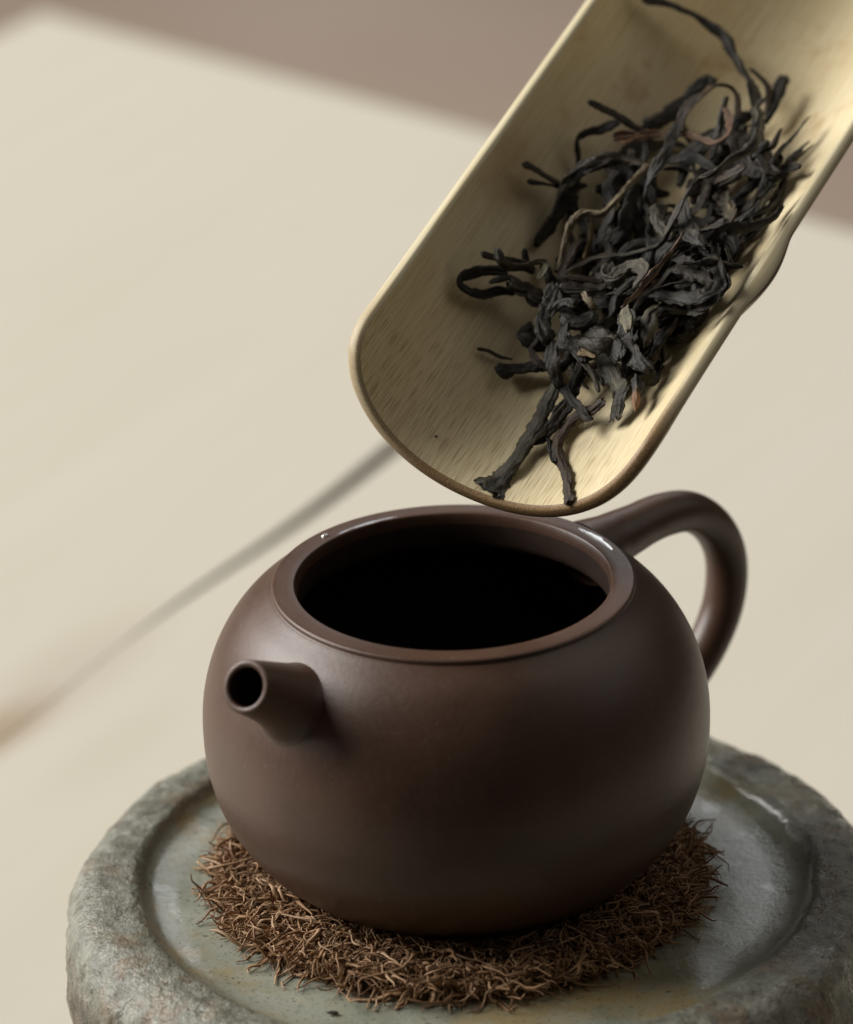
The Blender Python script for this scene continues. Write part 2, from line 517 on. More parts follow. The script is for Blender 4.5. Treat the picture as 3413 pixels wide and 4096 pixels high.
# every leaf: path in the scoop's own axes (across, along, up), half widths, kind, flatness, label
LEAVES = [
 ([[-1.49,11.35,-2.37],[-1.08,11.61,-2.45],[-0.62,11.75,-2.47],[-0.13,11.76,-2.42],[0.34,11.58,-2.28],[0.75,11.23,-2.12],[1.12,10.76,-1.89],[1.46,10.21,-1.71],[1.79,9.53,-1.45],[2.07,8.95,-1.21],[2.38,8.29,-0.75]],[0.116,0.133,0.141,0.138,0.143,0.138],1,0.6,'longest leaf, thick and curved, reaching up past the top of the heap'),
 ([[1.03,11.24,-2.17],[1.36,11.1,-2.06],[1.58,10.88,-2.02],[1.76,10.41,-2.05]],[0.05,0.058,0.053],2,0.6,'thin stem curving beside the long thick leaf at the top of the heap'),
 ([[1.62,11.47,-2.03],[1.76,11.02,-2.0],[1.86,10.51,-2.01],[1.83,10.25,-2.12]],[0.091,0.1,0.083],0,0.6,'short dark stub standing apart at the upper right of the heap'),
 ([[0.54,8.76,-1.82],[0.45,9.08,-1.72],[0.55,9.53,-1.63],[0.72,10.02,-1.63],[1.05,10.1,-1.61],[1.35,9.6,-1.61]],[0.08,0.083,0.07,0.066,0.066],2,0.5,'brownish stem bent into an arch at the top of the heap'),
 ([[0.61,10.61,-2.32],[0.44,10.6,-2.42],[0.37,10.14,-2.47],[0.25,9.73,-2.49],[0.11,9.29,-2.5],[-0.05,8.95,-2.5]],[0.1,0.126,0.131,0.128,0.116],1,0.6,'dark thick leaf behind the arched brown stem at the heap top'),
 ([[-1.18,8.14,-1.86],[-0.8,8.36,-2.05],[-0.45,8.49,-2.15],[-0.12,8.56,-2.22],[0.15,8.58,-2.29]],[0.06,0.073,0.083,0.083],0,0.5,'short dark leaf pointing left just above the flat reddish strip'),
 ([[-0.49,8.64,-2.45],[-0.7,8.3,-2.52],[-0.93,7.97,-2.56],[-0.94,7.8,-2.62],[-0.69,7.56,-2.8],[-0.59,7.44,-2.94]],[0.083,0.083,0.073,0.066,0.06],0,0.6,'dark hooked leaf bent down at the upper left of the heap'),
 ([[-0.39,7.67,-1.76],[-0.03,8.03,-1.75],[0.32,8.34,-1.67],[0.71,8.49,-1.49],[1.0,8.47,-1.25],[1.25,8.35,-1.0],[1.35,8.59,-0.85],[1.23,9.04,-1.02],[1.04,9.35,-1.21]],[0.103,0.1,0.083,0.053,0.046,0.05,0.06,0.056,0.04],5,0.3,'flat reddish brown strip lying across the upper heap'),
 ([[0.95,9.65,-1.28],[1.06,9.26,-1.29],[1.17,8.99,-1.37],[1.37,8.33,-1.46]],[0.053,0.056,0.05,0.04],0,0.7,'thin straight dark stick upright inside the arched stem'),
 ([[-1.52,6.42,-2.29],[-1.26,6.59,-2.44],[-0.94,6.7,-2.57],[-0.6,6.74,-2.63]],[0.056,0.066,0.066,0.06],2,0.5,'brown thin leaf end, upper one of the pair at the left of the heap'),
 ([[-1.25,6.31,-2.51],[-1.01,6.52,-2.58],[-0.73,6.67,-2.63],[-0.52,6.75,-2.65]],[0.05,0.06,0.066,0.06],0,0.5,'black thin leaf end, lower one of the pair at the left of the heap'),
 ([[-0.45,5.5,-2.91],[-0.5,5.92,-2.8],[-0.49,6.38,-2.63],[-0.55,6.78,-2.4],[-0.5,7.08,-2.19],[-0.24,7.43,-2.07],[0.11,7.64,-1.97],[0.42,7.68,-1.85]],[0.066,0.123,0.129,0.131,0.131,0.128,0.123,0.116],1,0.55,'thick dark leaf arching down the left side of the heap'),
 ([[0.15,4.89,-2.4],[0.05,5.24,-2.29],[-0.08,5.56,-2.18],[-0.12,5.85,-2.06],[-0.03,6.06,-1.96],[0.23,6.18,-1.83],[0.32,6.47,-1.74],[0.36,6.89,-1.67],[0.42,7.29,-1.65],[0.43,7.58,-1.65]],[0.046,0.056,0.06,0.073,0.076,0.06,0.056,0.056,0.056,0.05],3,0.8,'pale tan stem with a sharp bend in the middle of the heap'),
 ([[0.15,6.03,-1.99],[0.35,5.76,-2.17],[0.44,5.53,-2.46]],[0.043,0.046,0.04],3,0.8,'short pale stem hanging below the bent tan stem'),
 ([[0.23,4.77,-2.39],[0.4,5.2,-2.26],[0.55,5.43,-2.12],[0.87,5.58,-1.89],[1.19,5.67,-1.58],[1.39,5.8,-1.24],[1.45,5.97,-1.0],[1.41,6.25,-0.87],[1.34,6.72,-0.82],[1.37,7.09,-0.66],[1.5,7.0,0.01],[1.64,7.41,0.03],[1.78,7.84,0.03],[1.83,8.13,0.04],[1.67,8.81,-0.27],[1.47,9.67,-1.04]],[0.04,0.056,0.066,0.066,0.073,0.076,0.08,0.076,0.073,0.076,0.083,0.1,0.11,0.093,0.086,0.073],1,0.6,'very long wavy stem running through the whole heap from lower left to top'),
 ([[0.49,8.62,-1.52],[0.49,8.26,-1.46],[0.58,7.8,-1.38],[0.61,7.35,-1.37],[0.65,6.98,-1.4],[0.75,6.67,-1.41]],[0.083,0.096,0.1,0.093,0.083,0.066],0,0.5,'dark leaf with a knuckle crossing over the flat reddish strip'),
 ([[0.66,8.04,-1.89],[0.94,8.18,-1.65],[1.28,8.15,-1.4],[1.58,8.06,-1.22]],[0.066,0.1,0.093,0.06],0,0.4,None),
 ([[0.73,7.98,-2.08],[1.07,8.07,-1.81],[1.42,8.01,-1.55],[1.66,7.92,-1.44]],[0.083,0.123,0.128,0.1],0,0.4,None),
 ([[1.95,6.3,-0.77],[2.18,6.06,0.05],[2.5,6.29,0.07],[2.73,6.52,0.09],[2.88,6.86,0.1],[2.9,7.16,0.11]],[0.1,0.123,0.121,0.1,0.073,0.056],0,0.5,'dark leaf whose pointed tip reaches over the right rim of the scoop'),
 ([[1.86,5.64,-0.97],[2.16,5.04,0.05],[2.44,5.25,0.07],[2.71,5.35,0.09],[2.89,5.49,0.1]],[0.1,0.11,0.1,0.056,0.037],0,0.4,'grey leaf ending in a thin point against the right rim'),
 ([[2.82,8.57,-0.42],[2.68,8.8,-0.98],[2.6,8.52,-1.04],[2.53,8.28,-1.07]],[0.06,0.083,0.086,0.073],0,0.6,'short dark stub touching the right rim at the upper heap'),
 ([[2.6,7.6,0.0],[2.57,7.5,-0.41],[2.49,6.92,-0.21],[2.39,6.61,-0.25]],[0.116,0.131,0.133,0.123],0,0.4,'wide dark leaf beside the right rim below the short stub'),
 ([[1.48,3.35,0.02],[1.6,4.01,0.02],[1.66,4.55,0.03],[1.67,5.06,0.03],[1.65,5.5,0.03]],[0.103,0.086,0.076,0.06,0.033],5,0.5,'straight red-brown stick lying diagonally on top of the heap'),
 ([[0.05,7.53,-2.3],[0.09,7.14,-2.3],[0.3,6.68,-2.28],[0.43,6.27,-2.36],[0.52,6.02,-2.55]],[0.123,0.136,0.138,0.133,0.1],1,0.4,None),
 ([[0.51,7.35,-2.04],[0.62,6.9,-2.01],[0.72,6.48,-2.02],[0.76,6.15,-2.09],[0.7,5.96,-2.19]],[0.128,0.141,0.143,0.138,0.116],0,0.4,None),
 ([[0.98,6.86,-1.63],[1.17,6.47,-1.37],[1.36,6.18,-1.17],[1.56,5.98,-1.08]],[0.123,0.131,0.128,0.116],4,0.4,None),
 ([[1.85,7.89,-1.53],[2.13,7.39,-1.1],[2.27,6.96,-0.78],[2.33,6.8,-0.91]],[0.128,0.138,0.133,0.1],4,0.4,None),
 ([[1.41,7.01,-1.27],[1.63,6.47,-0.98],[1.91,6.01,-0.59],[2.19,5.52,0.05]],[0.123,0.133,0.133,0.116],0,0.4,None),
 ([[1.12,4.62,-1.53],[1.15,4.86,-1.41],[1.26,5.1,-1.2],[1.5,4.81,-0.8],[1.51,4.44,-0.82],[1.37,4.42,-1.16]],[0.083,0.123,0.128,0.128,0.123,0.083],4,0.5,'crumpled greyish leaf curled beside the red-brown stick'),
 ([[1.86,4.88,-1.17],[2.24,4.58,-0.52],[2.54,4.46,0.08],[2.75,4.81,0.09],[2.8,5.1,0.1]],[0.123,0.138,0.138,0.133,0.1],0,0.5,None),
 ([[1.47,9.44,-1.77],[1.74,8.93,-1.5],[2.04,8.58,-1.27],[2.35,8.57,-1.11],[2.56,8.45,-0.87]],[0.128,0.143,0.153,0.148,0.123],1,0.5,None),
 ([[2.32,6.78,-1.17],[2.54,6.58,-0.93],[2.69,6.3,-0.79],[2.63,6.27,-0.97]],[0.1,0.123,0.116,0.066],0,0.4,None),
 ([[2.25,6.27,-0.84],[2.5,5.22,0.08],[2.76,4.87,0.09],[2.72,4.4,0.09],[2.56,4.44,-0.44]],[0.123,0.138,0.143,0.133,0.116],0,0.4,None),
 ([[-0.6,4.4,-2.53],[-0.87,4.23,-2.54],[-1.11,4.0,-2.54],[-1.23,3.7,-2.55],[-1.09,3.61,-2.64],[-0.78,3.76,-2.74],[-0.5,4.04,-2.8],[-0.28,4.21,-2.79]],[0.073,0.083,0.086,0.093,0.096,0.103,0.1,0.083],0,0.7,'dark leaf bent into a closed loop at the left edge of the heap'),
 ([[-0.99,4.35,-2.08],[-0.81,4.23,-2.15],[-0.58,4.31,-2.22],[-0.38,4.51,-2.29],[-0.2,4.63,-2.39]],[0.066,0.086,0.076,0.066,0.06],6,0.7,'brownish stub with a knob end above the closed loop'),
 ([[-1.19,4.17,-2.2],[-0.96,4.25,-2.23],[-0.75,4.42,-2.28],[-0.5,4.62,-2.35],[-0.33,4.69,-2.38]],[0.05,0.056,0.05,0.046,0.04],6,0.7,'thin pale-backed stem pointing left above the closed loop'),
 ([[-0.57,4.81,-2.23],[-0.43,4.69,-2.36],[-0.33,4.61,-2.48]],[0.046,0.056,0.05],0,0.7,'tiny upright stub at the left of the heap'),
 ([[-0.38,4.46,-2.17],[-0.26,4.61,-2.11],[-0.11,4.67,-2.1],[-0.06,4.53,-2.12],[-0.08,4.36,-2.2]],[0.04,0.056,0.073,0.083,0.066],7,0.5,'pale grey curled leaf at the left of the heap'),
 ([[-0.48,4.21,-2.45],[-0.27,4.15,-2.49],[-0.05,4.2,-2.5],[0.18,4.23,-2.49],[0.29,4.32,-2.48]],[0.123,0.141,0.141,0.133,0.116],1,0.5,'crumpled dark leaf to the right of the closed loop'),
 ([[-0.75,3.87,-2.44],[-0.59,4.1,-2.43],[-0.44,4.3,-2.46]],[0.04,0.053,0.046],1,0.7,'thin end poking into the closed loop'),
 ([[0.23,4.24,-1.89],[0.37,3.94,-1.86],[0.38,3.72,-1.96],[0.49,3.47,-2.04],[0.73,3.25,-2.07]],[0.1,0.121,0.125,0.129,0.116],1,0.5,'dark rolled leaf with an open curled end at the left of the heap'),
 ([[0.8,3.97,-1.61],[0.6,3.96,-1.7],[0.47,3.86,-1.84],[0.45,3.67,-1.95]],[0.1,0.1,0.09,0.083],1,0.5,None),
 ([[0.23,2.66,-2.84],[0.54,2.91,-2.8],[0.8,3.1,-2.68],[1.13,3.31,-2.56]],[0.138,0.141,0.138,0.128],0,0.45,'broad black leaf with a ragged end lying left of the lower heap'),
 ([[-0.27,2.86,-2.99],[-0.07,2.95,-2.97],[0.19,2.98,-2.93],[0.38,3.03,-2.87]],[0.027,0.037,0.04,0.033],2,0.7,'thin brown thread above the broad black ragged leaf'),
 ([[0.82,3.29,-2.04],[1.03,2.93,-2.06],[1.24,2.74,-2.17],[1.37,2.63,-2.21]],[0.121,0.125,0.125,0.1],1,0.5,'dark leaf above the fan-ended olive leaf in the lower heap'),
 ([[1.27,2.85,-2.27],[1.3,2.66,-2.25],[1.32,2.33,-2.36],[1.36,1.97,-2.39],[1.45,1.68,-2.39],[1.44,1.39,-2.46],[1.41,1.0,-2.54],[1.36,0.68,-2.65],[1.31,0.3,-2.72]],[0.084,0.112,0.14,0.147,0.147,0.133,0.133,0.211,0.302],8,0.2,'long olive leaf with a wide torn fan end near the scoop tip'),
 ([[1.51,3.4,-2.24],[1.56,2.96,-2.2],[1.63,2.53,-2.28],[1.63,2.12,-2.33],[1.63,1.75,-2.4],[1.54,1.55,-2.52]],[0.109,0.117,0.113,0.109,0.098,0.07],0,0.5,'dark leaf lying under the long olive leaf'),
 ([[1.38,2.73,-2.2],[1.66,2.5,-2.06],[1.91,2.31,-1.91],[2.1,2.13,-1.78],[2.19,2.15,-1.67]],[0.065,0.079,0.079,0.067,0.051],0,0.6,'short dark leaf with a hooked end right of the long olive leaf'),
 ([[2.19,2.56,-1.58],[2.11,2.41,-1.77],[1.95,2.37,-2.01],[1.86,2.14,-2.16],[1.87,1.86,-2.22],[1.96,1.56,-2.2],[2.11,1.29,-2.11],[2.36,0.87,-1.89],[2.63,0.27,-1.5]],[0.084,0.093,0.079,0.079,0.084,0.081,0.084,0.102,0.106],2,0.35,'bent brown leaf ending in a cut stem right at the scoop tip'),
 ([[1.68,1.72,-2.37],[1.85,1.53,-2.3],[2.05,1.21,-2.17]],[0.042,0.056,0.051],1,0.6,'small stub lying against the bent brown leaf near the tip'),
 ([[1.21,3.22,-1.84],[1.55,3.07,-1.7],[1.79,2.87,-1.6],[2.0,2.58,-1.51]],[0.042,0.059,0.059,0.048],4,0.6,'thin olive stem dangling in the lower heap'),
 ([[1.46,3.25,-1.65],[1.3,3.21,-1.71],[1.61,3.19,-1.5]],[0.042,0.056,0.051],3,0.6,None),
 ([[1.67,3.48,-1.72],[1.99,3.18,-1.51],[2.24,2.8,-1.31],[2.37,2.5,-1.4],[2.52,2.2,-1.44]],[0.126,0.161,0.168,0.161,0.147],8,0.28,'broad brown-grey leaf with a frayed lower end near the right wall'),
 ([[2.41,3.13,-1.21],[2.51,2.8,-1.0],[2.58,2.54,-0.94],[2.75,2.27,-0.92]],[0.084,0.14,0.126,0.02],9,0.55,'pointed dark bud with a brown tip near the right wall'),
 ([[1.6,4.14,-1.19],[1.8,3.78,-1.09],[2.01,3.49,-1.12],[2.29,3.24,-0.99],[2.56,3.12,-0.85]],[0.123,0.128,0.133,0.136,0.123],1,0.4,'dark leaf with a crumpled olive top below the red-brown stick'),
 ([[1.55,4.04,-1.02],[1.67,3.77,-0.8],[1.81,3.49,-0.73]],[0.116,0.125,0.1],7,0.4,'crumpled pale olive leaf directly below the red-brown stick'),
 ([[2.01,4.42,-0.9],[2.0,4.12,-0.91],[2.1,3.78,-0.93],[2.17,3.65,-1.03]],[0.123,0.131,0.128,0.1],4,0.35,'olive leaf to the right of the crumpled pale olive leaf'),
 ([[1.13,3.86,-1.77],[1.5,3.65,-1.47],[1.76,3.42,-1.32],[1.98,3.11,-1.17]],[0.123,0.136,0.138,0.128],1,0.4,None),
 ([[1.22,3.4,-1.65],[1.53,3.31,-1.29],[1.69,3.51,-1.25]],[0.116,0.123,0.1],1,0.4,None),
 ([[2.07,5.02,-1.4],[2.37,5.03,-1.06],[2.66,4.96,-0.48],[2.86,4.86,0.1]],[0.123,0.133,0.128,0.1],0,0.5,None),
 ([[2.19,4.42,-1.4],[2.35,4.75,-1.33],[2.54,5.06,-1.19],[2.69,5.11,-0.94]],[0.123,0.133,0.128,0.1],0,0.5,None),
 ([[0.38,4.32,-1.96],[0.68,4.46,-1.88],[0.96,4.69,-1.87],[1.11,4.8,-1.78]],[0.1,0.121,0.121,0.1],0,0.5,None),
 ([[0.76,4.3,-1.63],[0.96,4.14,-1.52],[1.13,4.11,-1.53]],[0.04,0.06,0.05],3,0.6,None),
 ([[0.89,5.12,-1.56],[1.0,4.76,-1.5],[1.22,4.71,-1.32],[1.28,5.02,-1.27],[1.52,5.08,-1.14]],[0.1,0.123,0.128,0.128,0.116],4,0.45,None),
 ([[0.67,3.81,-1.88],[0.92,3.74,-1.78],[1.08,3.9,-1.69],[1.16,4.08,-1.63]],[0.1,0.123,0.123,0.083],1,0.5,None),
 ([[1.98,6.14,-1.16],[2.19,6.23,-0.98],[2.46,5.92,-0.46],[2.7,5.56,-0.09]],[0.128,0.143,0.143,0.123],0,0.45,None),
 ([[1.9,5.43,-1.12],[2.13,5.5,-0.88],[2.38,5.22,-0.34],[2.63,4.93,0.08]],[0.123,0.138,0.138,0.116],0,0.45,None),
]

# ------------------------------------------------------------------ setting: floor and table


def slab(name, poly, z0, z1, mat, parent=None, bev=0.04, dark=()):
    """a board with the outline poly (cm, counter-clockwise) and softened top edges"""
    p = np.asarray(poly, float)
    n = len(p)
    nx = np.roll(p, -1, 0) - p
    nx /= np.linalg.norm(nx, axis=1)[:, None]
    nrm = np.stack([nx[:, 1], -nx[:, 0]], 1)
    vn = nrm + np.roll(nrm, 1, 0)
    vn /= np.maximum(np.linalg.norm(vn, axis=1), 1e-6)[:, None]
    rows = []
    for inset, z in ((0, z0), (0, z1 - bev), (bev * 0.3, z1 - bev * 0.3), (bev, z1)):
        rows.append(np.column_stack([p - vn * inset, np.full(n, z)]))
    v = np.vstack(rows)
    f = grid_faces(n, 4, True).tolist()
    f.append(list(range(3 * n, 4 * n)))
    f.append(list(range(n - 1, -1, -1)))
    mi_ = np.zeros(len(f), dtype=int)
    for k_ in range(n):
        if (k_ % n) in dark:
            mi_[k_] = 1
    return make(name, v, f, [mat, EDGE], parent, smooth=False, origin=(0, 0, 0), midx=mi_)


fl = make("floor", np.array([[-250, 45, -72], [250, 45, -72], [250, 800, -72], [-250, 800, -72]]), [[0, 1, 2, 3]], FLOOR, smooth=False)
fl["kind"] = "structure"

# table: two boards either side of a wandering joint that opens towards the back
table = empty("table", (0, 0, 0))
tag(table, "pale cream wooden table under the stone plate, with a dark joint across it", "table")
d_al = np.array([8.8, 14.8]) / np.hypot(8.8, 14.8)
d_ac = np.array([-d_al[1], d_al[0]])
j0 = np.array([-1.3, 31.0])
tt = np.linspace(-52, 62, 120)
wob = 0.35 * np.sin(tt * 0.11 + 1.0) + 0.12 * np.sin(tt * 0.43)
gap = np.interp(tt, [-75, -25, -12.5, -9, -4, 1, 12, 62], [0.004, 0.004, 0.006, 0.08, 0.17, 0.24, 0.28, 0.28])
mid = j0 + tt[:, None] * d_al + wob[:, None] * d_ac
corner = np.array([-13.1, 71.0])
far_d = np.array([25.2, -24.0]) / np.hypot(25.2, 24.0)
left_d = np.array([-1.7, -3.0]) / np.hypot(1.7, 3.0)


def clip_far(pts):
    """keep the points on the near side of the far table edge"""
    nrm = np.array([far_d[1], -far_d[0]])
    return pts[((pts - corner) @ nrm) > 0.0]


def edge_hit(pts):
    nrm = np.array([far_d[1], -far_d[0]])
    d = (pts - corner) @ nrm
    i = np.where((d[:-1] > 0) & (d[1:] <= 0))[0][0]
    t = d[i] / (d[i] - d[i + 1])
    return pts[i] + t * (pts[i + 1] - pts[i])


L_side = mid + d_ac * gap[:, None]
R_side = mid - d_ac * gap[:, None]
Lp = np.vstack([clip_far(L_side), edge_hit(L_side)[None]])
Rp = np.vstack([clip_far(R_side), edge_hit(R_side)[None]])
left_poly = np.vstack([Lp, corner[None], (corner + left_d * 97)[None]])
right_poly = np.vstack([Rp[::-1], (Rp[0] + np.array([52.0, 0.0]))[None], (edge_hit(R_side) + far_d * 46)[None]])
slab("board", left_poly, -3.2, 0.0, WOOD, table, dark=set(range(len(Lp) - 1)))
slab("board", right_poly, -3.2, 0.0, WOOD, table, dark=set(range(len(Rp) - 1)))
# dark strip added below the joint, its colour stands in for shade
inside = mid[((mid - corner) @ np.array([far_d[1], -far_d[0]])) < -3.0] if ((mid[0] - corner) @ np.array([far_d[1], -far_d[0]])) < 0 else mid[((mid - corner) @ np.array([far_d[1], -far_d[0]])) > 3.0]
fill = np.vstack([inside - d_ac * 1.2, (inside + d_ac * 1.2)[::-1]])
shade_strip = slab("joint_shade_strip", fill, -4.2, -3.25, GAP, table)

# ------------------------------------------------------------------ stone plate
PX, PY = 0.27, -0.2


def lathe(profile, nu, cx=0.0, cy=0.0):
    a = np.linspace(0, 2 * np.pi, nu, endpoint=False)
    p = np.asarray(profile, float)
    r, z = p[:, 0][:, None], p[:, 1][:, None]
    v = np.stack([cx + r * np.cos(a), cy + r * np.sin(a), z + 0 * a], -1).reshape(-1, 3)
    return v, grid_faces(nu, len(p), True)


prof = [(0.02, 4.62), (2.0, 4.62), (4.0, 4.61), (5.2, 4.60), (5.6, 4.62), (5.92, 4.68), (6.10, 4.78), (6.20, 4.88), (6.30, 4.94), (6.50, 4.955),
        (6.80, 4.95), (7.05, 4.89), (7.30, 4.73), (7.45, 4.47), (7.53, 4.15), (7.54, 3.6), (7.48, 2.5), (7.35, 1.2), (7.15, 0.3), (7.05, 0.03)]
prof = spline(np.array(prof), 170)
NU = 540
v, f = lathe(prof, NU, PX, PY)
rr = np.hypot(v[:, 0] - PX, v[:, 1] - PY)
side_w = np.clip((rr - 6.2) / 0.6, 0, 1)
low_w = np.clip((4.80 - v[:, 2]) / 0.6, 0, 1) * np.clip((rr - 6.9) / 0.3, 0, 1)
rad = np.stack([(v[:, 0] - PX) / np.maximum(rr, .01), (v[:, 1] - PY) / np.maximum(rr, .01), 0 * rr], 1)
big = fbm(v * 0.55, 3, 5)
med = fbm(v * 1.9, 4, 11, 0.55)
fine = fbm(v * 6.5, 3, 23, 0.6)
chip = np.maximum(0, fbm(v * np.array([2.2, 2.2, 1.4]), 4, 31, 0.6) - 0.1)
dr = low_w * (0.03 * big + 0.018 * med + 0.022 * fine - 0.03 * chip) + side_w * (0.03 * big + 0.02 * med)
dz = side_w * (1 - low_w) * (0.014 * med + 0.014 * fine) + 0.012 * (1 - side_w) * big + side_w * 0.05 * big
# the wall of the well wanders a little
ang = np.arctan2(v[:, 1] - PY, v[:, 0] - PX)
wall_w = np.exp(-((rr - 6.1) / 0.35) ** 2)
dr = dr + wall_w * 0.06 * np.sin(3 * ang + 0.7) + wall_w * 0.02 * np.sin(11 * ang)
v = v + rad * dr[:, None]
v[:, 2] += dz
f = np.vstack([f])
plate = make("stone_plate", v, f, STONE, origin=(PX, PY, 0))
tag(plate, "round grey-green glazed stone plate with rough rim under the teapot", "plate")

# ------------------------------------------------------------------ fibre coaster
coaster = empty("root_fibre_coaster", (0, 0, 4.64))
tag(coaster, "shaggy brown root fibre coaster between teapot and stone plate", "coaster")
rng = np.random.default_rng(7)
cp = spline(np.array([(0.02, 4.90), (2.5, 4.92), (3.8, 4.96), (4.15, 4.93), (4.32, 4.84), (4.30, 4.74), (4.1, 4.66), (0.02, 4.65)]), 30)
cv, cf = lathe(cp, 120)
cv = cv + 0.05 * np.stack([fbm(cv * 3, 3, s) for s in (1, 2, 3)], 1)
make("mat_core", cv, cf, CORE, coaster)


def fibres(n, seed, len_k=1.0, th_k=1.0, lim=4.95, edge=0.55, arc_=None):
    """n wandering root fibres as thin four-sided tubes in one mesh"""
    g = np.random.default_rng(seed)
    K, Q = 9, 4
    a = g.uniform(0, 2 * np.pi, n)
    if arc_ is not None:
        a = g.normal(arc_[0], arc_[1], n)
    where = g.random(n)
    r0 = np.where(where > edge, g.uniform(2.8, 4.2, n), g.uniform(3.95, 4.35, n))
    z0 = np.where(where > edge, g.uniform(4.88, 5.02, n), g.uniform(4.66, 4.97, n))
    length = (g.gamma(2.4, 0.17, n) + 0.16) * len_k
    th = g.uniform(0.017, 0.032, n) * (1 + 0.6 * (g.random(n) < 0.15)) * th_k
    # heading: mostly outward with a swirl, some along the ring
    swirl = g.normal(0.25, 0.75, n)
    lift = np.where(where > edge, g.normal(0.10, 0.28, n), g.normal(0.0, 0.40, n))
    out = np.stack([np.cos(a), np.sin(a), 0 * a], 1)
    tan = np.stack([-np.sin(a), np.cos(a), 0 * a], 1)
    d = out * np.cos(swirl)[:, None] + tan * np.sin(swirl)[:, None] + np.array([0, 0, 1.0]) * lift[:, None]
    d /= np.linalg.norm(d, axis=1)[:, None]
    p = out * r0[:, None] + np.array([0, 0, 1.0]) * z0[:, None]
    w1 = g.normal(0, 1, (n, 3))
    w2 = g.normal(0, 1, (n, 3))
    pts = []
    for k in range(K):
        pts.append(p.copy())
        t = k / (K - 1)
        turn = w1 * np.sin(t * 3.1 + 0.4) + w2 * np.cos(t * 6.3) + g.normal(0, 0.7, (n, 3))
        d = d + turn * 0.36
        d[:, 2] -= 0.03
        d /= np.linalg.norm(d, axis=1)[:, None]
        p = p + d * (length / (K - 1))[:, None]
        rr_ = np.hypot(p[:, 0], p[:, 1])
        sc_ = np.minimum(1, lim / np.maximum(rr_, 0.1))
        far = rr_ > lim
        p[far, 0] *= sc_[far]
        p[far, 1] *= sc_[far]
        p[:, 2] = np.clip(p[:, 2], 4.635, 5.16)
    pts = np.stack(pts, 1)                                   # n,K,3
    tg = np.gradient(pts, axis=1)
    tg /= np.maximum(np.linalg.norm(tg, axis=2), 1e-9)[..., None]
    up = np.array([0.31, 0.22, 0.92])
    e1 = np.cross(tg, up)
    e1 /= np.maximum(np.linalg.norm(e1, axis=2), 1e-6)[..., None]
    e2 = np.cross(tg, e1)
    prof_ = np.interp(np.linspace(0, 1, K), [0, 0.5, 1], [1.0, 0.9, 0.35])
    rad_ = th[:, None] * prof_[None]
    V = []
    for q in range(Q):
        c, s = math.cos(q * 2 * math.pi / Q), math.sin(q * 2 * math.pi / Q)
        V.append(pts + (e1 * c + e2 * s) * rad_[..., None])
    V = np.stack(V, 2)                                       # n,K,Q,3
    base = (np.arange(n) * K * Q)[:, None, None]
    k_ = np.arange(K - 1)[None, :, None] * Q
    q_ = np.arange(Q)[None, None, :]
    q2 = (q_ + 1) % Q
    F = np.stack([base + k_ + q_, base + k_ + q2, base + k_ + Q + q2, base + k_ + Q + q_], -1).reshape(-1, 4)
    tone = np.repeat(np.clip(g.normal(0.5, 0.22, n), 0, 1), K * Q)
    return V.reshape(-1, 3), F, tone


fv, ff, ft = fibres(4200, 3)
fo = make("fibres", fv, ff, FIBRE, coaster, attrs={"tone": ft})
fo["kind"] = "stuff"
sv2, sf2, st2 = fibres(120, 19, 1.9, 1.2, 5.02, 0.7, (math.radians(205), math.radians(38)))
so = make("stray_fibres", sv2, sf2, FIBRE, coaster, attrs={"tone": np.clip(st2 + 0.2, 0, 1)})  # left-hand strays toned lighter, the lit side put into their colour
so["kind"] = "stuff"
tv, tf, tt_ = fibres(8000, 29, 0.75, 0.6, 4.8, 0.5)
to = make("fine_fibres", tv, tf, FIBRE, coaster, attrs={"tone": tt_})
to["kind"] = "stuff"

# ------------------------------------------------------------------ teapot
ZB, ZR = 4.94, 10.65            # base and rim height
teapot = empty("teapot", (0, 0, ZB))
tag(teapot, "dark brown purple-clay teapot without lid on fibre coaster", "teapot")
outer_prof = [(2.75, 0.02), (3.02, 0.05), (3.32, 0.24), (3.84, 0.72), (4.30, 1.42), (4.54, 2.20), (4.60, 2.90), (4.56, 3.55), (4.38, 4.22), (4.10, 4.78), (3.74, 5.24), (3.32, 5.58)]
op = spline(np.array(outer_prof), 90)
pz, pr = op[:, 1] + ZB, op[:, 0]


def body_r(z):
    return np.interp(z, pz, pr)


def body_f(p):
    return math.hypot(p[0], p[1]) - float(body_r(p[2]))


def body_n(p):
    e = 1e-3
    g = np.array([(body_f(p + np.eye(3)[i] * e) - body_f(p - np.eye(3)[i] * e)) for i in range(3)])
    return g / np.linalg.norm(g)


def hit_body(p, d):
    """walk from p (outside) along d until the body surface"""
    a, b = 0.0, 0.0
    st = 0.05
    while body_f(p + d * b) > 0 and b < 8:
        a, b = b, b + st
    for _ in range(30):
        m_ = 0.5 * (a + b)
        if body_f(p + d * m_) > 0:
            a = m_
        else:
            b = m_
    return p + d * b


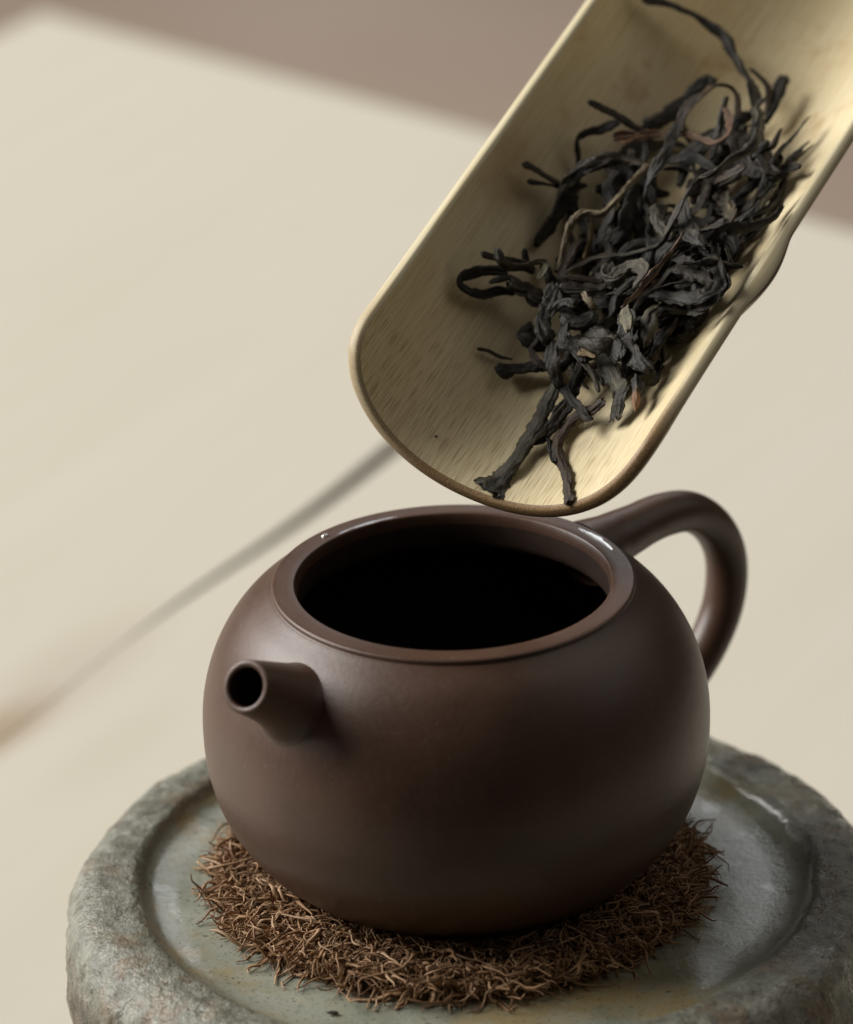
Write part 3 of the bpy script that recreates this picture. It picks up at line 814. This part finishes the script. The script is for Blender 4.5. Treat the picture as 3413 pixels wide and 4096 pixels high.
# body: outside, lip, flat rim, inner lip with ledge for the lid, inside wall
H = ZR - ZB
rim_rows = [(3.285, 5.603), (3.264, 5.612), (3.266, 5.635), (3.262, 5.672), (3.246, 5.695), (3.215, 5.705), (3.16, 5.706), (3.0, 5.706), (2.878, 5.706), (2.858, 5.700), (2.844, 5.68), (2.82, 5.60), (2.80, 5.5), (2.80, 5.15), (2.82, 5.05)]
in_rows = spline(np.array([(2.86, 5.0), (3.5, 4.62), (4.02, 3.9), (4.22, 2.9), (4.05, 1.95), (3.5, 1.05), (2.6, 0.5), (0.02, 0.42)]), 40)
rows = np.vstack([op, rim_rows, in_rows])
rows = np.column_stack([rows[:, 0], rows[:, 1] + ZB])
bv, bf = lathe(rows[::-1], 220)
nrow_in = len(in_rows) + 3
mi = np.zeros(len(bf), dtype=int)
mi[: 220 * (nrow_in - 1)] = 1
# hand-thrown unevenness
bd = fbm(bv * 0.5, 2, 77)
bv[:, :2] *= (1 + 0.0022 * bd)[:, None]
foot = np.vstack([bv])
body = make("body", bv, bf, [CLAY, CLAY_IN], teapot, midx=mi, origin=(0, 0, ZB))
fd, ffc = lathe([(0.02, ZB + 0.02), (1.5, ZB + 0.02), (2.70, ZB + 0.02)], 120)
make("foot", fd, ffc, CLAY, teapot, origin=(0, 0, ZB))


def frame_of(d):
    d = d / np.linalg.norm(d)
    s_ = np.cross(d, [0, 0, 1.0])
    s_ /= np.linalg.norm(s_)
    return d, s_, np.cross(s_, d)


def bez(a, b, c, d, t):
    t = t[:, None]
    return a * (1 - t) ** 3 + 3 * b * t * (1 - t) ** 2 + 3 * c * t * t * (1 - t) + d * t ** 3


# spout: flares out of the body and tapers to a round mouth
sphi = math.radians(43.8)
sel = math.radians(30)
sax = math.radians(36)          # the axis points a little more forward than the tip lies
sd, s1, s2 = frame_of(np.array([-math.sin(sax) * math.cos(sel), -math.cos(sax) * math.cos(sel), math.sin(sel)]))
tipc = np.array([-5.2 * math.sin(sphi), -5.2 * math.cos(sphi), ZR - 0.16])
NA, NT = 72, 34
cols = []
for k in range(NA):
    a = 2 * math.pi * k / NA
    rad_dir = s1 * math.cos(a) + s2 * math.sin(a)
    lip = tipc + rad_dir * 0.475
    br = 0.80 - 0.17 * math.sin(a)
    start = tipc + rad_dir * br
    q = hit_body(start, -sd)
    nq = body_n(q)
    tang = -rad_dir + nq * float(np.dot(rad_dir, nq))
    tang /= np.linalg.norm(tang)
    ln = np.linalg.norm(lip - q)
    c_ = bez(q - nq * 0.02, q + tang * 0.62 * (br - 0.5), lip - sd * 0.48 * ln + rad_dir * 0.07, lip, np.linspace(0, 1, NT))
    t_ = np.array([(0.475, 0.015), (0.46, 0.04), (0.43, 0.052), (0.39, 0.052), (0.36, 0.04), (0.345, 0.0), (0.335, -0.3), (0.33, -0.9), (0.32, -1.6), (0.01, -1.65)])
    in_ = np.stack([tipc + rad_dir * r_ + sd * z_ for r_, z_ in t_])
    cols.append(np.vstack([c_, in_]))
sv_ = np.stack(cols, 1).reshape(-1, 3)
sf_ = grid_faces(NA, NT + 10, True)
smi = np.zeros(len(sf_), dtype=int)
smi[NA * (NT + 5):] = 1
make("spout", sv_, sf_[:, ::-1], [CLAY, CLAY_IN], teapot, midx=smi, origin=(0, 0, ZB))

# handle: an ear-shaped loop opposite the spout
hphi = math.radians(45)
hd = np.array([math.sin(hphi), math.cos(hphi), 0])
hs = np.array([math.cos(hphi), -math.sin(hphi), 0])
hp = np.array(HANDLE_PTS)
hc = spline(hp, 120)
tg = np.gradient(hc, axis=0)
tg /= np.linalg.norm(tg, axis=1)[:, None]
nr = np.stack([-tg[:, 1], tg[:, 0]], 1)          # in the handle's plane
tpar = np.linspace(0, 1, 120)
thk = np.interp(tpar, [0, 0.07, 0.16, 0.3, 0.55, 0.8, 0.92, 1.0], [0.62, 0.50, 0.43, 0.39, 0.385, 0.36, 0.37, 0.45])
wid = np.interp(tpar, [0, 0.07, 0.16, 0.3, 0.55, 0.8, 0.92, 1.0], [0.72, 0.54, 0.45, 0.43, 0.42, 0.38, 0.39, 0.50])
NA = 48
aa = np.linspace(0, 2 * np.pi, NA, endpoint=False)
ctr = hc[:, 0][:, None] * hd + np.array([0, 0, 1.0]) * (hc[:, 1] + ZR)[:, None]
n3 = nr[:, 0][:, None] * hd + np.array([0, 0, 1.0]) * nr[:, 1][:, None]
hv = ctr[:, None, :] + n3[:, None, :] * (np.cos(aa)[None, :, None] * thk[:, None, None]) + hs[None, None, :] * (np.sin(aa)[None, :, None] * wid[:, None, None])
make("handle", hv.reshape(-1, 3), grid_faces(NA, 120, True), CLAY, teapot, origin=(0, 0, ZB))


# the pot leans a touch towards the camera on its soft coaster
LEAN = math.radians(1.0)
teapot.rotation_euler = (LEAN, 0, 0)
teapot.location.y += 0.26 * S


def leaned(p):
    q = np.asarray(p, float) - np.array([0, 0, ZB])
    c_, s_ = math.cos(LEAN), math.sin(LEAN)
    return np.stack([q[:, 0], q[:, 1] * c_ - q[:, 2] * s_ + 0.26, q[:, 1] * s_ + q[:, 2] * c_ + ZB], 1)


def water_patch(name, a0, a1, r0, r1, hgt, label, seed):
    """a shallow pool of water on the teapot rim between two angles and two radii"""
    nu, nv = 30, 10
    pts = []
    for j in range(nv):
        for i in range(nu):
            u, w = i / (nu - 1) * 2 - 1, j / (nv - 1) * 2 - 1
            # square to ellipse
            x_, y_ = u * math.sqrt(1 - w * w / 2), w * math.sqrt(1 - u * u / 2)
            e = max(0.0, 1 - x_ * x_ - y_ * y_)
            wig = 1 + 0.22 * math.sin(6 * x_ + seed) + 0.15 * math.sin(13 * x_ + 2 * seed)
            a = math.radians(a0 + (a1 - a0) * (x_ * 0.5 + 0.5))
            r = r0 + (r1 - r0) * (y_ * wig * 0.5 + 0.5)
            zz = ZR - 0.003 + hgt * e ** 0.6 
            pts.append((r * math.cos(a), r * math.sin(a), zz))
    p = leaned(np.array(pts))
    o = make(name, p, grid_faces(nu, nv), WATER, origin=tuple(p.mean(0)))
    return tag(o, label, "water")


water_patch("water_film", 20, 41, 3.02, 3.15, 0.010, "shiny film of water on the teapot rim beside the handle", 1.0)
water_patch("water_film", 110, 136, 2.88, 2.96, 0.008, "thin film of water on the teapot rim at the back", 2.0)
water_patch("water_droplet", 138, 141, 2.98, 3.10, 0.045, "small water drop on the back left of the teapot rim", 3.0)

# ------------------------------------------------------------------ bamboo scoop
SC_O = np.array([0.270, -0.510, 14.564])
SC_V = np.array([0.8131, -0.2328, -0.5328])
SC_A = np.array([0.4942, 0.7595, 0.4223])
SC_N = np.array([0.3064, -0.6073, 0.7329])
SC_R = 3.1
TH0, TH1 = math.radians(-43.0), math.radians(91)
S_END = 19.0


def scoop_pt(th, s, r):
    th, s, r = np.broadcast_arrays(th, s, r)
    return SC_O + (np.sin(th) * r)[..., None] * SC_V + s[..., None] * SC_A - (np.cos(th) * r)[..., None] * SC_N


def node_bump(s):
    x = (s - 5.72) / 1.0
    return np.where(np.abs(x) < 1, (1 - x * x) ** 1.3, 0) * 0.14


def s_cut(q):
    n_ = 2.7
    dep = np.where(q < 0, 1.55, 1.35)
    return dep * (1 - np.clip(1 - np.abs(q) ** n_, 0, 1) ** (1 / n_)) + 0.24


NQ, NS = 121, 150
qq = np.sin(np.linspace(-np.pi / 2, np.pi / 2, NQ))
ww = np.linspace(0, 1, NS) ** 1.25
Q_, W_ = np.meshgrid(qq, ww)
sc0 = s_cut(Q_)
TH_ = TH0 + (TH1 - TH0) * (Q_ * 0.5 + 0.5)
S_ = sc0 + (S_END - sc0) * W_
wall = 0.25 + 0.03 * np.exp(-(S_ - sc0) / 0.8) * 1.0
inn = scoop_pt(TH_, S_, np.full_like(S_, SC_R))
outr = SC_R + wall + node_bump(S_) * np.clip((Q_ - 0.1) / 0.7, 0, 1) ** 2
out_ = scoop_pt(TH_, S_, outr)
uvv = np.stack([TH_ * SC_R / 10, S_ / 10], -1)
# boundary loop: up the left edge, along the tip, up the right edge
bl = [(j, 0) for j in range(NS - 1, 0, -1)] + [(0, i) for i in range(NQ)] + [(j, NQ - 1) for j in range(1, NS)]
bi = np.array([a * NQ + b for a, b in bl])
arc = (TH_ * SC_R).ravel()[bi]
sl = S_.ravel()[bi]
tb = np.stack([np.gradient(arc), np.gradient(sl)], 1)
tb /= np.maximum(np.linalg.norm(tb, axis=1), 1e-9)[:, None]
ob = np.stack([tb[:, 1], -tb[:, 0]], 1) * np.sign(-1.0)     # points out of the sheet
cen = np.array([np.mean(arc), 9.0])
flip = ((np.stack([arc, sl], 1) - cen) * ob).sum(1) < 0
ob[flip] *= -1
for _ in range(3):
    ob = (np.roll(ob, 1, 0) + ob + np.roll(ob, -1, 0)) / 3
    ob[0], ob[-1] = ob[1], ob[-2]
NR = 7
ring_v, ring_uv = [], []
for k in range(1, NR):
    t = k / NR
    bulge = 0.085 * (1 - abs(2 * t - 1) ** 2.6) ** (1 / 2.2)
    r_ = SC_R + (outr.ravel()[bi] - SC_R) * (t + 0.0)
    ar, s_ = arc + ob[:, 0] * bulge, sl + ob[:, 1] * bulge
    ring_v.append(scoop_pt(ar / SC_R, s_, r_))
    ring_uv.append(np.stack([ar / 10 + t * 0.02, s_ / 10], 1))
n0_ = NS * NQ
allv = np.vstack([inn.reshape(-1, 3), out_.reshape(-1, 3)] + ring_v + [inn.reshape(-1, 3)[bi]])
alluv = np.vstack([uvv.reshape(-1, 2), uvv.reshape(-1, 2)] + ring_uv + [uvv.reshape(-1, 2)[bi]])
fi = grid_faces(NQ, NS)
fo_ = grid_faces(NQ, NS, off=n0_)[:, ::-1]
NB = len(bi)
loops = [2 * n0_ + (NR - 1) * NB + np.arange(NB)] + [2 * n0_ + k * NB + np.arange(NB) for k in range(NR - 1)] + [bi + n0_]
fr = []
for k in range(NR):
    A_, B_ = loops[k], loops[k + 1]
    fr.append(np.stack([A_[:-1], B_[:-1], B_[1:], A_[1:]], 1))
fr = np.vstack(fr)
allf = np.vstack([fi, fo_, fr])
mi = np.concatenate([np.zeros(len(fi)), np.full(len(fo_), 2), np.full(len(fr), 1)]).astype(int)
mi[len(fi) + len(fo_) + (NR - 1) * (NB - 1):] = 2
scoop = make("bamboo_tea_scoop", allv, allf, [BAM_IN, BAM_RIM, BAM_OUT], uv=alluv, midx=mi, origin=tuple(SC_O))
tag(scoop, "tilted half-round bamboo scoop holding dark tea leaves above the teapot", "tea scoop")

# ------------------------------------------------------------------ tea leaves
MT = np.stack([SC_V, SC_A, SC_N])      # rows: scoop axes


def to_world(q):
    return SC_O + np.asarray(q) @ MT


def leaf_mesh(path, widths, flat, seed, ragged=0.5):
    """a dried, rolled leaf: a folded cross-section swept and twisted along the path"""
    g = np.random.default_rng(seed)
    p0 = np.asarray(path, float)
    length = np.sum(np.linalg.norm(np.diff(p0, axis=0), axis=1))
    n = int(np.clip(length / 0.04, 18, 110))
    c = spline(p0, n)
    t = np.linspace(0, 1, n)
    w = 1.10 * np.interp(t, np.linspace(0, 1, len(widths)), widths)
    # crumple the line itself a little
    ph = g.uniform(0, 50, 3)
    xs = t[:, None] * length
    jit = np.stack([vnoise(np.column_stack([xs[:, 0] * 2.2 + ph[k], xs[:, 0] * 0 + k, xs[:, 0] * 0 + seed * 0.37]), 3) for k in range(3)], 1)
    c = c + jit * 0.35 * w.mean()
    # keep inside the scoop
    tgt = np.gradient(c, axis=0)
    tgt /= np.maximum(np.linalg.norm(tgt, axis=1), 1e-9)[:, None]
    radial = np.stack([c[:, 0], 0 * c[:, 0], c[:, 2]], 1)
    radial /= np.maximum(np.linalg.norm(radial, axis=1), 1e-6)[:, None]
    e2 = -radial + tgt * (radial * tgt).sum(1)[:, None]         # towards the scoop's axis
    e2 /= np.maximum(np.linalg.norm(e2, axis=1), 1e-6)[:, None]
    e1 = np.cross(tgt, e2)
    Q = 34
    a = np.linspace(0, 2 * np.pi, Q, endpoint=False)
    tw_amp = g.uniform(0.45, 1.0) * (1.0 if flat > 0.3 else 0.08)
    tw = tw_amp * (vnoise(np.column_stack([xs[:, 0] * 0.9 + ph[0], 0 * t + 5.5, 0 * t + seed]), 9) * 1.6) + g.uniform(-0.4, 0.4) * length * (0.4 if flat > 0.3 else 0.03)
    nr_ = int(g.integers(1, 3)) * 2
    phi = g.uniform(0, 6.28)
    A, T = np.meshgrid(a, t)
    L_ = T * length
    # longitudinal folds that wander
    wander = 1.1 * vnoise(np.column_stack([(L_ * 1.4 + ph[1]).ravel(), 0 * A.ravel(), 0 * A.ravel() + seed]), 4).reshape(A.shape)
    rid = (1 - 2 * np.abs(np.sin(0.5 * nr_ * A + phi + wander * 2))) * 0.55 + 0.45 * (1 - 2 * np.abs(np.sin((nr_ + 1) * A + phi * 3 + wander * 4))) + 0.2 * np.sin((nr_ + 3) * A + 2 * phi - wander * 3)
    cx, cy, cz = np.cos(A) * 1.5, np.sin(A) * 1.5, L_ * 5.0
    rough = fbm(np.column_stack([cx.ravel() + seed, cy.ravel() + ph[2], cz.ravel()]), 4, 8, 0.6).reshape(A.shape)
    along = vnoise(np.column_stack([(L_ * 4.2 + ph[2]).ravel(), 0 * A.ravel() + 3.3, 0 * A.ravel() + seed * 1.7]), 6).reshape(A.shape)
    rough = rough - 0.5 * np.abs(fbm(np.column_stack([cx.ravel() * 1.8 + seed, cy.ravel() * 1.8, cz.ravel() * 1.6]), 3, 41, 0.6).reshape(A.shape))
    shape = 1.04 + 0.27 * rid + 0.30 * rough + 0.18 * along
    tp = np.ones(n)
    end = max(3, int(n * 0.05))
    tp[:2] = (0.55, 0.9)
    tp[-2:] = (0.9, 0.55)
    if flat < 0.3:
        tp[:2] = (0.9, 1)
        tp[-2:] = (1, 0.95)
    W = w[:, None] * shape * tp[:, None]
    fl_ = np.clip(flat * 0.82 * (1 + 0.5 * vnoise(np.column_stack([xs[:, 0] * 1.7 + ph[1], 0 * t, 0 * t + seed + 9]), 2)), 0.12, 1.0)
    fl_ = np.clip(np.maximum(fl_, 0.012 / np.maximum(w, 1e-3)), 0.12, 1)
    ux = np.cos(A) * W
    uy = np.sin(A) * W * fl_[:, None]
    # broad leaves cup upward
    uy = uy + (ux ** 2) / np.maximum(w[:, None], 1e-3) * (0.45 * (1 - flat)) * g.choice([1, 1, -0.5])
    ct, st = np.cos(tw)[:, None], np.sin(tw)[:, None]
    x_ = ux * ct - uy * st
    y_ = ux * st + uy * ct
    V = c[:, None, :] + e1[:, None, :] * x_[..., None] + e2[:, None, :] * y_[..., None]
    # torn ends
    k = 2
    tear = 0.9 * ragged * w.mean() * vnoise(np.column_stack([np.cos(a) * 2.7 + seed, np.sin(a) * 2.7, 0 * a + 1]), 12)
    for idx, sg in ((0, -1), (1, -1), (n - 1, 1), (n - 2, 1)):
        V[idx] += tgt[idx] * (tear * sg * (1 if idx in (0, n - 1) else 0.6))[:, None]
    V = V.reshape(-1, 3)
    F = grid_faces(Q, n, True)[:, ::-1].tolist()
    # hollow rolled ends
    for row, inward in ((0, 1), (n - 1, -1)):
        ring = np.arange(Q) + row * Q
        cen_ = c[row] + tgt[row] * inward * 0.6 * w[row]
        b0 = len(V)
        V = np.vstack([V, c[row] + (V[ring] - c[row]) * 0.55 + tgt[row] * inward * 0.35 * w[row], cen_[None]])
        for i in range(Q):
            i2 = (i + 1) % Q
            if row == 0:
                F.append([int(ring[i]), int(ring[i2]), b0 + i2, b0 + i])
                F.append([b0 + i, b0 + i2, b0 + Q])
            else:
                F.append([int(ring[i2]), int(ring[i]), b0 + i, b0 + i2])
                F.append([b0 + i2, b0 + i, b0 + Q])
    # stay above the scoop's inner surface
    rv = np.hypot(V[:, 0], V[:, 2])
    lim = SC_R - 0.012
    bad = (rv > lim) & (V[:, 2] < 0.15)
    sc_ = np.where(bad, lim / np.maximum(rv, 1e-6), 1)
    V[:, 0] *= sc_
    V[:, 2] *= sc_
    nv = len(V)
    uv_ = np.zeros((nv, 2))
    uv_[: n * Q, 0] = (np.abs(A / np.pi - 1) * 0.10).ravel()
    uv_[: n * Q, 1] = (L_ / 10).ravel()
    uv_[n * Q:, 1] = np.where(np.arange(nv - n * Q) <= Q, 0, length / 10)
    rg_ = np.zeros(nv)
    rg_[: n * Q] = (rid * 0.5 + rough * 0.5).ravel() * 0.7
    return V, F, uv_, rg_


GROUP = "dried tea leaves on the bamboo scoop"
HEAP = "dark twisted tea leaf lying within the tangled heap on the scoop"


def add_leaf(path, widths, kind, flat, label, seed):
    V, F, uv_, rg_ = leaf_mesh(path, widths, flat, seed)
    Wv = to_world(V)
    o = make("tea_leaf", Wv, F, LEAF[kind], uv=uv_, origin=tuple(Wv.mean(0)), attrs={"ridge": rg_})
    return tag(o, label or HEAP, "tea leaf", GROUP)


for i, (path, widths, kind, flat, label) in enumerate(LEAVES):
    add_leaf(path, widths, kind, flat, label, 100 + i)

# the leaves underneath that fill the heap
g = np.random.default_rng(21)
for i in range(140):
    s0 = g.uniform(2.9, 8.9)
    lo_ = np.interp(s0, [2.9, 4.2, 6, 9], [22, 8, -4, 12])
    hi_ = np.interp(s0, [2.9, 4.2, 6, 9], [56, 64, 64, 58])
    th = math.radians(g.uniform(lo_, hi_))
    top = 0.75 * (1 - ((math.degrees(th) - (lo_ + hi_) / 2) / ((hi_ - lo_) / 2)) ** 2) + 0.15
    h = g.uniform(0.12, max(0.2, top))
    ln = g.uniform(1.0, 2.4)
    an = g.normal(0.2, 0.9)
    pts = []
    for k in range(5):
        pts.append((th, s0, h))
        an += g.normal(0, 0.45)
        th += ln / 4 * math.sin(an) / SC_R
        s0 += ln / 4 * math.cos(an)
        h = float(np.clip(h + g.normal(0, 0.12), 0.1, max(0.25, top + 0.1)))
        th = float(np.clip(th, math.radians(lo_ - 8), math.radians(hi_ + 6)))
    P_ = [((SC_R - h_) * math.sin(t_), s_, -(SC_R - h_) * math.cos(t_)) for t_, s_, h_ in pts]
    wd = g.uniform(0.05, 0.12)
    add_leaf(P_, [wd * 0.6, wd, wd * 1.1, wd, wd * 0.5], int(g.choice([0, 0, 0, 1, 1, 2, 4])), float(g.uniform(0.35, 0.7)), None, 500 + i)

# two crumbs of leaf: on the bare bamboo and on the glaze of the plate


def crumb(pos, size, seed, label):
    g_ = np.random.default_rng(seed)
    a_ = np.linspace(0, 2 * np.pi, 14, endpoint=False)
    rows_ = []
    for ph_ in np.linspace(-1.35, 1.35, 7):
        rows_.append(np.stack([np.cos(a_) * math.cos(ph_), np.sin(a_) * math.cos(ph_), np.full(14, math.sin(ph_))], 1))
    p_ = np.vstack(rows_)
    p_ = p_ * (1 + 0.5 * vnoise(p_ * 1.6 + seed, seed)[:, None]) * np.array(size)
    f_ = grid_faces(14, 7, True).tolist() + [list(range(13, -1, -1)), list(range(84, 98))]
    o = make("leaf_crumb", p_ + pos, f_, LEAF[2], origin=tuple(pos), uv=np.zeros((98, 2)), attrs={"ridge": np.zeros(98)})
    return tag(o, label, "leaf crumb")


crumb(to_world([0.02, 0.86, -3.08]), (0.022, 0.018, 0.018), 4, "tiny dark crumb on the bare bamboo beside the olive leaf end")
crumb(np.array([-2.31, -4.75, 4.65]), (0.10, 0.055, 0.03), 9, "small dark flake lying on the plate in front of the coaster")
